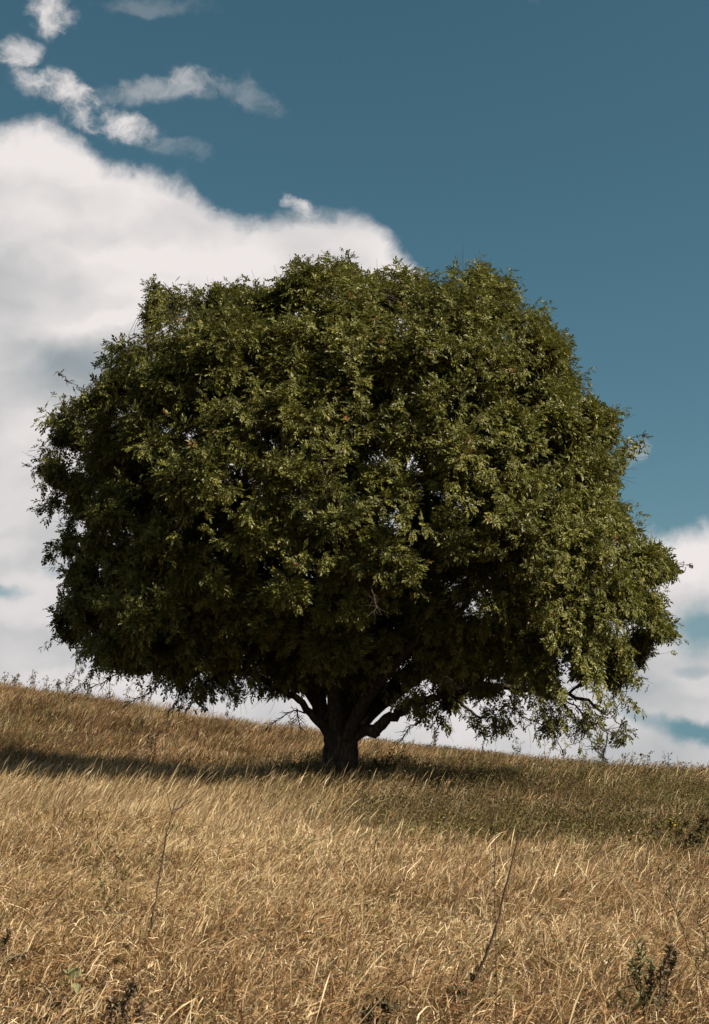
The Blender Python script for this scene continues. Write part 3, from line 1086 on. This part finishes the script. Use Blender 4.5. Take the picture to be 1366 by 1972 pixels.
cnt = 0
cnt += layer(3.0, 11.5, lambda d: 1900, (0.10, 0.34), (0.0045, 0.0115), 0.60, (0.6, 2.0), 1.15, 4, 0.30, margin=4.5)
cnt += layer(11.5, 18, lambda d: 1150, (0.14, 0.38), (0.005, 0.0105), 0.50, (0.5, 1.7), 1.0, 4, 0.25, margin=4.5)
cnt += layer(18, 34, lambda d: 520, (0.18, 0.44), (0.004, 0.008), 0.33, (0.3, 1.2), 0.65, 3, 0.12)
cnt += layer(34, 74, lambda d: 190, (0.25, 0.60), (0.0035, 0.0065), 0.36, (0.3, 1.2), 0.7, 3, 0.1)
# thatch lying low between the blades
cnt += layer(3.0, 14, lambda d: 900, (0.20, 0.40), (0.004, 0.009), 1.15, (0.2, 0.5), 1.6, 3, 0.2, -0.05, 4.5)


# short curled leaf ends caught on top of the mat, the pale flecks of the near grass
def flecks(y0, y1, dens, shift):
    global cnt
    p = sample_area(y0, y1, dens, gr, 4.0)
    x, y = p[:, 0], p[:, 1]
    n = len(x)
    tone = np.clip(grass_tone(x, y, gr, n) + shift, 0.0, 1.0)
    V, F, TT = blades(x, y, gr.uniform(0.05, 0.14, n), gr.uniform(0.0035, 0.008, n) * np.maximum(1, y / 12), gr.normal(0.3, 0.85, n), gr.uniform(0.4, 1.3, n), gr.uniform(-0.6, 1.6, n),
                      np.where(tone > 0.87, 0.86, tone), gr, 3, z0=H(x, y) + gr.uniform(0.04, 0.20, n) * (0.6 + 0.6 * fbm(x, y, 1.3, 63)), kink=0.35)
    field.add(V, F, TT)
    cnt += n


flecks(3, 11.5, lambda d: 480, 0.05)
flecks(11.5, 19, lambda d: 360, 0.05)


# taller stems that lean with the wind, each ending in a pale feathery head
def stems(y0, y1, dens, Lr, w, only, tshift=0.1, margin=4.5):
    p = sample_area(y0, y1, dens, gr, margin)
    x, y = p[:, 0], p[:, 1]
    k = gr.random(len(x)) < only(x, y)
    x, y = x[k], y[k]
    n = len(x)
    L = gr.uniform(*Lr, n)
    a = gr.normal(0.0, 0.5, n) + (fbm(x, y, 3, 61) - 0.5) * 1.2
    ww = w * np.maximum(1.0, y / 13.0) * gr.uniform(0.8, 1.3, n)
    tone = np.clip(0.60 + tshift + gr.normal(0, 0.12, n) + 0.3 * (fbm(x, y, 3, 44) - 0.5), 0.2, 0.87)
    V, F, TT = blades(x, y, L, ww, a, np.abs(gr.normal(0.22, 0.15, n)), gr.uniform(0.3, 1.0, n), tone, gr, 6, pw=1.8,
                      head=([0, 0.62, 0.70, 0.84, 0.95, 1], [0.45, 0.4, 1.3, 2.1, 1.1, 0.1]))
    field.add(V, F, TT)
    return n


def clump(x, y, s=3.0, seed=71, lo=0.52, hi=0.66):
    return sstep(fbm(x, y, s, seed, 2), lo, hi)


cnt += stems(4, 16, lambda d: 34, (0.35, 0.65), 0.0038, lambda x, y: 0.3 + 0.7 * clump(x, y, 1.5))
cnt += stems(16, 34, lambda d: 95, (0.45, 0.90), 0.0026, lambda x, y: (0.06 + 0.94 * clump(x, y, 2.2, 71, .5, .6)) * (1 - 0.9 * weedy(x, y)))
cnt += stems(34, 70, lambda d: 34, (0.5, 0.85), 0.0026, lambda x, y: (0.04 + 0.96 * clump(x, y, 3.0, 72, .5, .6)) * (1 - 0.55 * sstep(x / y, 0.0, 0.15)), -0.08)
print('grass blades', cnt)
field.build('dry_grass', M_GRASS)

# herbs: small leafed green and brown weeds on the right of the slope
herbs = Field()


def herb_layer(y0, y1, dens, only, Hh, leafn, lsize, tone_f, margin=5.0):
    p = sample_area(y0, y1, dens, gr, margin)
    x, y = p[:, 0], p[:, 1]
    k = gr.random(len(x)) < only(x, y)
    x, y = x[k], y[k]
    n = len(x)
    h = gr.uniform(*Hh, n) * (0.7 + 0.6 * fbm(x, y, 2.0, 81))
    z = H(x, y)
    tn = tone_f(x, y, n)
    # stem
    V, F, TT = blades(x, y, h, np.full(n, 0.006), gr.uniform(0, 6.28, n), np.abs(gr.normal(0.1, 0.1, n)), gr.uniform(0, 0.4, n), np.clip(tn - 0.2, 0, 1), gr, 3)
    herbs.add(V, F, TT)
    m = leafn
    X = np.repeat(x, m); Y = np.repeat(y, m); Z = np.repeat(z, m); Hq = np.repeat(h, m)
    q = gr.uniform(0.15, 1.0, n * m)
    X = X + gr.normal(0, 0.07, n * m); Y = Y + gr.normal(0, 0.07, n * m)
    Z = Z + Hq * q
    s = gr.uniform(*lsize, n * m) * np.maximum(1, Y / 26)
    d = unit(gr.normal(0, 1, (n * m, 3)) + [0, 0, 0.5])
    sd = unit(np.cross(d, gr.normal(0, 1, (n * m, 3))))
    Pp = np.stack([X, Y, Z], -1)
    V = np.stack([Pp, Pp + d * s[:, None] * .5 + sd * s[:, None] * .22, Pp + d * s[:, None], Pp + d * s[:, None] * .5 - sd * s[:, None] * .22], 1)
    F = np.arange(n * m * 4).reshape(-1, 4)
    TT = np.repeat(np.clip(np.repeat(tn, m) + gr.normal(0, 0.20, n * m), 0, 1), 4)
    herbs.add(V.reshape(-1, 3), F, TT)


herb_layer(13.5, 42, lambda d: 42 if d < 26 else 26, lambda x, y: weedy(x, y) * (0.45 + 0.55 * clump(x, y, 2.0, 83, 0.4, 0.6)), (0.25, 0.60), 26, (0.025, 0.055),
           lambda x, y, n: np.clip(0.36 + 0.6 * (fbm(x, y, 2.5, 85) - 0.5) * 2 + gr.normal(0, 0.15, n), 0.02, 1))
herb_layer(28, 70, lambda d: 12, lambda x, y: sstep(x / y, -0.06, 0.08) * 0.9, (0.30, 0.60), 16, (0.03, 0.05),
           lambda x, y, n: np.clip(0.24 + gr.normal(0, 0.12, n), 0.02, 0.5))
herb_layer(5, 17, lambda d: 1.2, lambda x, y: clump(x, y, 1.5, 87, .5, .6), (0.15, 0.35), 26, (0.02, 0.045),
           lambda x, y, n: np.clip(0.75 + gr.normal(0, 0.12, n), 0.3, 1))
herb_layer(22, 40, lambda d: 7, lambda x, y: clump(x, y, 2.2, 88, .5, .6) * sstep(-x, -1, 2), (0.3, 0.6), 22, (0.025, 0.05),
           lambda x, y, n: np.clip(0.25 + gr.normal(0, 0.12, n), 0.02, 0.6))
herb_layer(25, 37, lambda d: 46, lambda x, y: sstep(-x, -1.5, 1.0) * clump(x, y, 1.8, 93, .38, .55), (0.2, 0.45), 24, (0.03, 0.06),  # dark-leaved weeds added to blacken the tree's shadow strip
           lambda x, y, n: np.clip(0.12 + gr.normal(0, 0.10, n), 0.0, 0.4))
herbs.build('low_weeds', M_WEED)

# ------------------------------------------------------------------ single plants one can point to
pr = np.random.default_rng(404)


def ground_at(px, py):
    r = ray(px, py)
    prev = 1.0
    for d in np.arange(1.0, 75, 0.1):
        p = CAM + r * (d / r[1])
        if p[2] <= H(p[0], p[1]):
            return at(px, py, prev), prev
        prev = d
    return at(px, py, 60.0), 60.0


def leaf_quad(buf, p, d, L, w, tone, r, curl=0.3):
    d = d / np.linalg.norm(d)
    s = np.cross(d, [0, 0, 1.0]) + r.normal(0, 0.4, 3)
    s = s - d * (s @ d); s /= np.linalg.norm(s)
    u = np.cross(s, d)
    c = [p, p + d * L * .35 + u * L * .06, p + d * L * .70 + u * L * .02, p + d * L - u * L * curl]
    v = [c[0], c[1] + s * w, c[2] + s * w * .8, c[3], c[2] - s * w * .8, c[1] - s * w, c[1] - u * w * .35, c[2] - u * w * .3]
    buf.add(v, np.array([[0, 6, 7, 1], [1, 7, 3, 2], [0, 5, 7, 6], [5, 4, 3, 7]]), tone)


def weed(name, label, cat, stems, leaf=None, heads=None, group=None, mat_leaf=None, r0=0.004, branches=0, blen=(0.08, 0.2), mat_stem=None, d=None, wob=0.01):
    """stems: list of lists of photo pixels from the ground up; first point of the first stem stands on the ground"""
    p0, dd = ground_at(*stems[0][0])
    if d is not None:
        dd = d
        p0 = at(*stems[0][0], dd)
    base = np.array([p0[0], p0[1], float(H(p0[0], p0[1]))])
    t = thing(name, label, cat, tuple(base), group)
    sb, lb, hb = Buf(), Buf(), Buf()
    for si, st in enumerate(stems):
        P = [at(x, y, dd + pr.uniform(-0.05, 0.05) * dd * 0.1) for x, y in st]
        if si == 0 or st[0] == stems[0][0]:
            P[0] = p0.copy()
            P = [base - np.array([0, 0, 0.04])] + P if np.linalg.norm(base - p0) > 0.06 else P
        P = catmull(np.array(P), 5)
        P[1:] += pr.normal(0, wob, (len(P) - 1, 3)) * np.array([1, .5, .5])
        n = len(P)
        tube(sb, P, np.linspace(r0, r0 * 0.4, n), 6, 0.4)
        tips = [(P[-1], P[-1] - P[-2])]
        for _ in range(branches):
            q = int(pr.uniform(0.3, 0.95) * (n - 1))
            dr = unit(P[min(q + 1, n - 1)] - P[max(q - 1, 0)]) + unit(pr.normal(0, 1, 3)) * 0.8
            L = pr.uniform(*blen)
            e = P[q] + unit(dr) * L
            m = (P[q] + e) / 2 - np.array([0, 0, 0.05 * L])
            tube(sb, np.array([P[q], m, e]), [r0 * .45, r0 * .38, r0 * .25], 4, 0.4)
            tips.append((e, e - m))
        if leaf:
            nleaf, L0, L1, wr, lo, tone0, tone1 = leaf[:7]
            hi_ = leaf[7] if len(leaf) > 7 else 1.0
            for _ in range(nleaf):
                if tips and branches and pr.random() < 0.5:
                    p, dv = tips[int(pr.integers(0, len(tips)))]
                    p = p - dv * pr.uniform(0, 1.2)
                else:
                    q = lo + (hi_ - lo) * pr.random()
                    q = min(n - 2, int(q * (n - 1)))
                    p, dv = P[q], P[q + 1] - P[q]
                L = pr.uniform(L0, L1)
                leaf_quad(lb, p, unit(dv) * 0.6 + unit(pr.normal(0, 1, 3)) * 0.9, L, L * wr, pr.uniform(tone0, tone1), pr, pr.uniform(0, 0.5))
        if heads:
            hs, hn, hl, htone = heads
            for p, dv in tips:
                for _ in range(hn):
                    a = unit(pr.normal(0, 1, 3) + unit(dv))
                    leaf_quad(hb, p + pr.normal(0, hs * .5, 3), a, hl, hl * .35, htone + pr.uniform(-.1, .1), pr, 0.1)
    sb.build('stem', mat_stem or M_STALK, t, base, smooth=True)
    if lb.n:
        lb.build('foliage', mat_leaf or M_WEED, t, base)
    if hb.n:
        hb.build('flower_head', M_WEED if not isinstance(heads[3], str) else M_YELLOW, t, base)
    return t


def spike(label, pts, r_head, frac=0.3, d=None, group=None, droop=False):
    """grass stem with a dense bristly seed head at its end"""
    p0, dd = ground_at(*pts[0])
    if d is not None:
        dd = d; p0 = at(*pts[0], d)
    base = np.array([p0[0], p0[1], float(H(p0[0], p0[1]))])
    t = thing('seed_head_grass', label, 'grass stem', tuple(base), group)
    P = catmull(np.array([at(x, y, dd) for x, y in pts]), 8)
    if P[0][2] > base[2] + 0.05:
        P = np.vstack([base, P])
    n = len(P)
    b = Buf(); tube(b, P, np.linspace(0.0030, 0.0018, n), 5, 0.6)
    b.build('stem', M_GRASS, t, base)
    k = int(n * (1 - frac))
    b = Buf()
    seg = P[k:]
    for _ in range(420):
        q = pr.random() * (len(seg) - 1.001)
        i = int(q); f = q - i
        p = seg[i] * (1 - f) + seg[i + 1] * f
        dv = unit(seg[i + 1] - seg[i])
        w = r_head * math.sin(math.pi * min(1, 0.15 + q / (len(seg) - 1) * 0.85)) ** 0.6
        a = unit(pr.normal(0, 1, 3)); a = a - dv * (a @ dv); a = unit(a)
        leaf_quad(b, p + a * w * 0.3, dv * 1.2 + a * 0.7, w * 2.0, w * 0.28, pr.uniform(0.62, 0.86), pr, 0.05)
    b.build('seed_head', M_GRASS, t, base)


# the tall bare stalk on the right of the near grass, and its withered foot
weed('dead_stalk', 'long bare dark brown stalk leaning to the right in the near straw grass', 'stalk',
     [[(893, 1930), (925, 1865), (950, 1800), (968, 1735), (984, 1670), (998, 1610)], [(893, 1930), (888, 1915), (880, 1905)]],
     leaf=(20, 0.03, 0.07, 0.3, 0.0, 0.0, 0.15, 0.2), r0=0.0095, wob=0.003)
weed('dead_stalk', 'dark knotty stalk with short side twigs rising from the straw beside the slender green herb', 'stalk',
     [[(283, 1832), (293, 1770), (306, 1700), (313, 1650), (325, 1590), (338, 1540)]], leaf=(8, 0.02, 0.04, 0.2, 0.2, 0.1, 0.7), r0=0.009, branches=6, wob=0.004)
weed('thin_stalk', 'thin upright dark stem blurred by nearness, just right of the long stalk', 'stalk',
     [[(957, 1990), (956, 1900), (955, 1800), (953, 1700), (954, 1620), (951, 1540)]], leaf=(40, 0.008, 0.016, 0.35, 0.15, 0.1, 0.4), r0=0.0022, d=4.6, wob=0.001)
weed('slender_herb', 'slender green herb with several wiry upright stems and tiny leaves among the straw', 'weed',
     [[(228, 1795), (228, 1740), (226, 1680), (221, 1605)], [(228, 1795), (205, 1720), (180, 1665), (155, 1625)], [(228, 1795), (236, 1730), (238, 1650), (240, 1590)],
      [(228, 1795), (212, 1760), (202, 1730), (200, 1700)]], leaf=(55, 0.015, 0.035, 0.3, 0.0, 0.55, 0.85), r0=0.0028, branches=9, blen=(0.05, 0.14))
weed('withered_plant', 'black-brown withered plant with shrivelled curled leaves at the bottom edge beside the pale seedling', 'weed',
     [[(232, 2010), (238, 1950), (250, 1915), (262, 1890)], [(232, 2010), (215, 1960), (214, 1925)], [(232, 2010), (268, 1970), (276, 1930)]],
     leaf=(150, 0.02, 0.055, 0.16, 0.2, 0.2, 1.0), mat_leaf=M_WITHER, r0=0.011)
weed('withered_plant', 'dark withered plant with crumpled leaves cut off by the left picture edge', 'weed',
     [[(-15, 1880), (0, 1840), (12, 1812), (18, 1795)], [(-15, 1880), (25, 1845), (50, 1838)], [(-15, 1880), (-5, 1800), (-2, 1765)]],
     leaf=(130, 0.02, 0.05, 0.16, 0.2, 0.2, 1.0), mat_leaf=M_WITHER, r0=0.008)
weed('seedling', 'small seedling with two broad pale green leaves at the bottom of the straw', 'seedling',
     [[(148, 1930), (145, 1900), (143, 1880)]], leaf=(8, 0.08, 0.12, 0.30, 0.6, 0.6, 1.0), r0=0.004, mat_leaf=M_GREYLEAF)
weed('leafy_weed', 'grey-green weed with narrow upright leaves left of the withered brown weed in the near corner', 'weed',
     [[(1232, 1990), (1236, 1930), (1232, 1860), (1225, 1812)], [(1232, 1990), (1205, 1950), (1194, 1915)], [(1232, 1990), (1250, 1900), (1245, 1845)], [(1236, 1930), (1222, 1880), (1222, 1858)]],
     leaf=(52, 0.03, 0.08, 0.11, 0.3, 0.1, 0.9), r0=0.005, mat_leaf=M_GREYLEAF)
weed('withered_plant', 'dark brown withered weed with drooping dry leaves in the near right corner', 'weed',
     [[(1262, 1990), (1268, 1900), (1280, 1850), (1292, 1820)], [(1262, 1990), (1290, 1880), (1302, 1835)], [(1262, 1990), (1250, 1930), (1262, 1870)]],
     leaf=(140, 0.02, 0.055, 0.16, 0.25, 0.2, 1.0), mat_leaf=M_WITHER, r0=0.007)
weed('leafy_weed', 'thin olive branching weed touching the right picture edge with small leaves on dark wiry stems', 'weed',
     [[(1395, 1940), (1345, 1860), (1315, 1800), (1296, 1745), (1290, 1690), (1303, 1640)], [(1395, 1940), (1360, 1830), (1350, 1760), (1345, 1700)], [(1345, 1860), (1352, 1840), (1366, 1832)]],
     leaf=(46, 0.02, 0.045, 0.13, 0.2, 0.4, 0.8), r0=0.0035, branches=9, mat_leaf=None)
weed('flowering_weed', 'leafy dark green weed bearing a few small yellow flowers on the right of the slope', 'weed',
     [[(1290, 1640), (1290, 1600), (1294, 1582)], [(1290, 1640), (1272, 1600), (1268, 1590)], [(1290, 1640), (1312, 1605), (1318, 1590)]],
     leaf=(110, 0.03, 0.07, 0.3, 0.1, 0.3, 0.8), r0=0.005, branches=8, heads=None)
weed('dark_bush', 'low dark brown bush at the right picture edge behind the straw grass', 'bush',
     [[(1358, 1665), (1352, 1630), (1345, 1600), (1350, 1580)], [(1358, 1665), (1375, 1620), (1385, 1575)], [(1358, 1665), (1330, 1640), (1322, 1620)]],
     leaf=(130, 0.03, 0.07, 0.3, 0.1, 0.0, 0.3), mat_leaf=M_WITHER, r0=0.008, branches=8, blen=(.1, .25))
weed('dark_bush', 'small dark upright weed on the far rim of the tree shadow on the left', 'bush',
     [[(300, 1470), (298, 1440), (302, 1412)], [(300, 1470), (290, 1440), (284, 1420)]],
     leaf=(110, 0.04, 0.09, 0.3, 0.1, 0.0, 0.3), mat_leaf=M_WITHER, r0=0.008, branches=8, blen=(.15, .35))
weed('dark_bush', 'dark leafy sapling just right of the tree trunk below the hanging leaves', 'bush',
     [[(742, 1500), (744, 1475), (752, 1452)], [(742, 1500), (765, 1470), (775, 1455)], [(742, 1500), (728, 1478), (722, 1462)]],
     leaf=(70, 0.05, 0.10, 0.3, 0.2, 0.1, 0.5), mat_leaf=M_WITHER, r0=0.007, branches=6, blen=(.1, .3))
spike('straw-coloured bristly seed head standing upright left of the long bare stalk', [(880, 1760), (884, 1725), (893, 1690), (904, 1652)], 0.012, 0.42)
spike('pale feathery seed head bending right above the seedling, lowest of the near seed heads', [(150, 1890), (185, 1868), (215, 1852), (246, 1838)], 0.017, 0.36)
spike('yellowish drooping seed head arching right at the foot of the long bare stalk', [(952, 1905), (958, 1860), (966, 1830), (985, 1818)], 0.010, 0.5)
spike('thin golden seed head rising steeply in the middle of the near straw', [(342, 1860), (348, 1830), (355, 1805), (366, 1775)], 0.009, 0.45)

weed('thin_stalk', 'thin brown stalk slanting up right above the withered plant on the left edge', 'stalk', [[(62, 1835), (98, 1750), (140, 1688)]], r0=0.006, branches=3, wob=0.004)
weed('thin_stalk', 'short reddish brown stalk slanting right below the yellow flowers', 'stalk', [[(1232, 1705), (1243, 1660), (1254, 1612)]], r0=0.008, branches=2, wob=0.004)

weed('withered_plant', 'low tangle of dead brown leaves at the foot of the long bare stalk', 'weed',
     [[(905, 1965), (900, 1930), (885, 1915)], [(905, 1965), (925, 1945), (935, 1925)], [(905, 1965), (880, 1950), (868, 1935)]],
     leaf=(120, 0.02, 0.06, 0.2, 0.1, 0.0, 0.3), mat_leaf=M_WITHER, r0=0.006, branches=6, blen=(.05, .12))
weed('withered_plant', 'small dead dark weed added for a shadowed gap at the bottom edge midway between the seedling and the long stalk', 'weed',
     [[(735, 1995), (738, 1965), (745, 1935)], [(735, 1995), (715, 1965), (705, 1945)]],
     leaf=(110, 0.02, 0.05, 0.2, 0.1, 0.0, 0.24), mat_leaf=M_WITHER, r0=0.006, branches=6, blen=(.05, .1))  # dark leaves added in place of a shaded gap between the blades

# yellow blossoms as parts of the flowering weed
_fw = [o for o in bpy.data.objects if o.name.startswith('flowering_weed')][0]
for (x, y) in [(1286, 1583), (1297, 1586), (1291, 1578), (1302, 1590), (1283, 1591), (1296, 1606)]:
    c = at(x, y, _fw.location[1] - 0.12)
    b = Buf()
    for a in range(7):
        th = a / 7 * 2 * math.pi
        dv = np.array([math.cos(th), math.sin(th), 0.5]) + pr.normal(0, .15, 3)
        leaf_quad(b, c, dv, 0.030, 0.008, 0.5, pr, 0.1)
    b.build('blossom', M_YELLOW, _fw, tuple(_fw.location))

# weeds standing against the sky along the ridge
RIDGE = [(8, 1325, 1298), (30, 1322, 1300), (66, 1330, 1296), (88, 1330, 1308), (112, 1332, 1312), (130, 1336, 1306), (150, 1338, 1302), (170, 1340, 1320), (212, 1345, 1322),
         (240, 1350, 1316), (282, 1352, 1330), (560, 1400, 1378), (640, 1412, 1388), (838, 1428, 1406), (1000, 1450, 1424), (1048, 1456, 1420),
         (1162, 1470, 1452), (1200, 1474, 1455), (1216, 1476, 1450), (1243, 1480, 1452), (1286, 1482, 1458), (1306, 1486, 1462), (1336, 1490, 1468), (1358, 1494, 1474)]
ordn = ['first', 'second', 'third', 'fourth', 'fifth', 'sixth', 'seventh', 'eighth', 'ninth', 'tenth', 'eleventh', 'twelfth', 'thirteenth', 'fourteenth', 'fifteenth',
        'sixteenth', 'seventeenth', 'eighteenth', 'nineteenth', 'twentieth', 'twenty-first', 'twenty-second', 'twenty-third', 'twenty-fourth']
for i, (x, yb, yt) in enumerate(RIDGE):
    D = 57.0
    g_ = at(x, yb, D)
    zt = at(x, yt, D)[2]
    z0 = float(H(g_[0], D))
    base = np.array([g_[0], D, z0])
    hgt = max(0.85, (zt - z0) * 1.1)
    kind = i % 3
    t = thing('ridge_weed', f'{["wiry branching", "slim leafy", "feathery"][kind]} weed on the skyline, {ordn[i]} counted from the left end of the ridge', 'weed', tuple(base), 'tall weeds standing along the ridge against the sky')
    sb, lb = Buf(), Buf()
    ns = 2 + kind
    for s_ in range(ns):
        lean = pr.normal(0, 0.16, 2)
        hh = hgt * pr.uniform(0.7, 1.0) if s_ else hgt
        P = np.array([base + np.array([pr.normal(0, .03), pr.normal(0, .03), -0.05]), base + np.array([lean[0] * .4 * hh, lean[1] * .4 * hh, hh * .5]), base + np.array([lean[0] * hh, lean[1] * hh, hh])])
        P = catmull(P, 5)
        tube(sb, P, np.linspace(0.010, 0.005, len(P)), 4, 0.3)
        for _ in range(7):
            q = int(pr.uniform(0.45, 1.0) * (len(P) - 1))
            L = pr.uniform(0.08, 0.25)
            e = P[q] + unit(pr.normal(0, 1, 3) * [1, 1, .4] + [0, 0, 0.9]) * L
            tube(sb, np.array([P[q], e]), [0.005, 0.003], 4, 0.3)
            for _ in range(3 if kind != 1 else 5):
                leaf_quad(lb, e + pr.normal(0, 0.02, 3), unit(pr.normal(0, 1, 3)), 0.08, 0.026, pr.uniform(0.1, 0.6), pr)
        if kind == 1:
            for _ in range(22):
                q = int(pr.uniform(0.1, 0.99) * (len(P) - 1))
                leaf_quad(lb, P[q], unit(pr.normal(0, 1, 3)) + [0, 0, .3], 0.09, 0.018, pr.uniform(0.3, 0.8), pr)
    sb.build('stem', M_STALK, t, base)
    lb.build('foliage', M_WEED, t, base)  # flower heads at the twig ends, plus stem leaves on the leafy kind
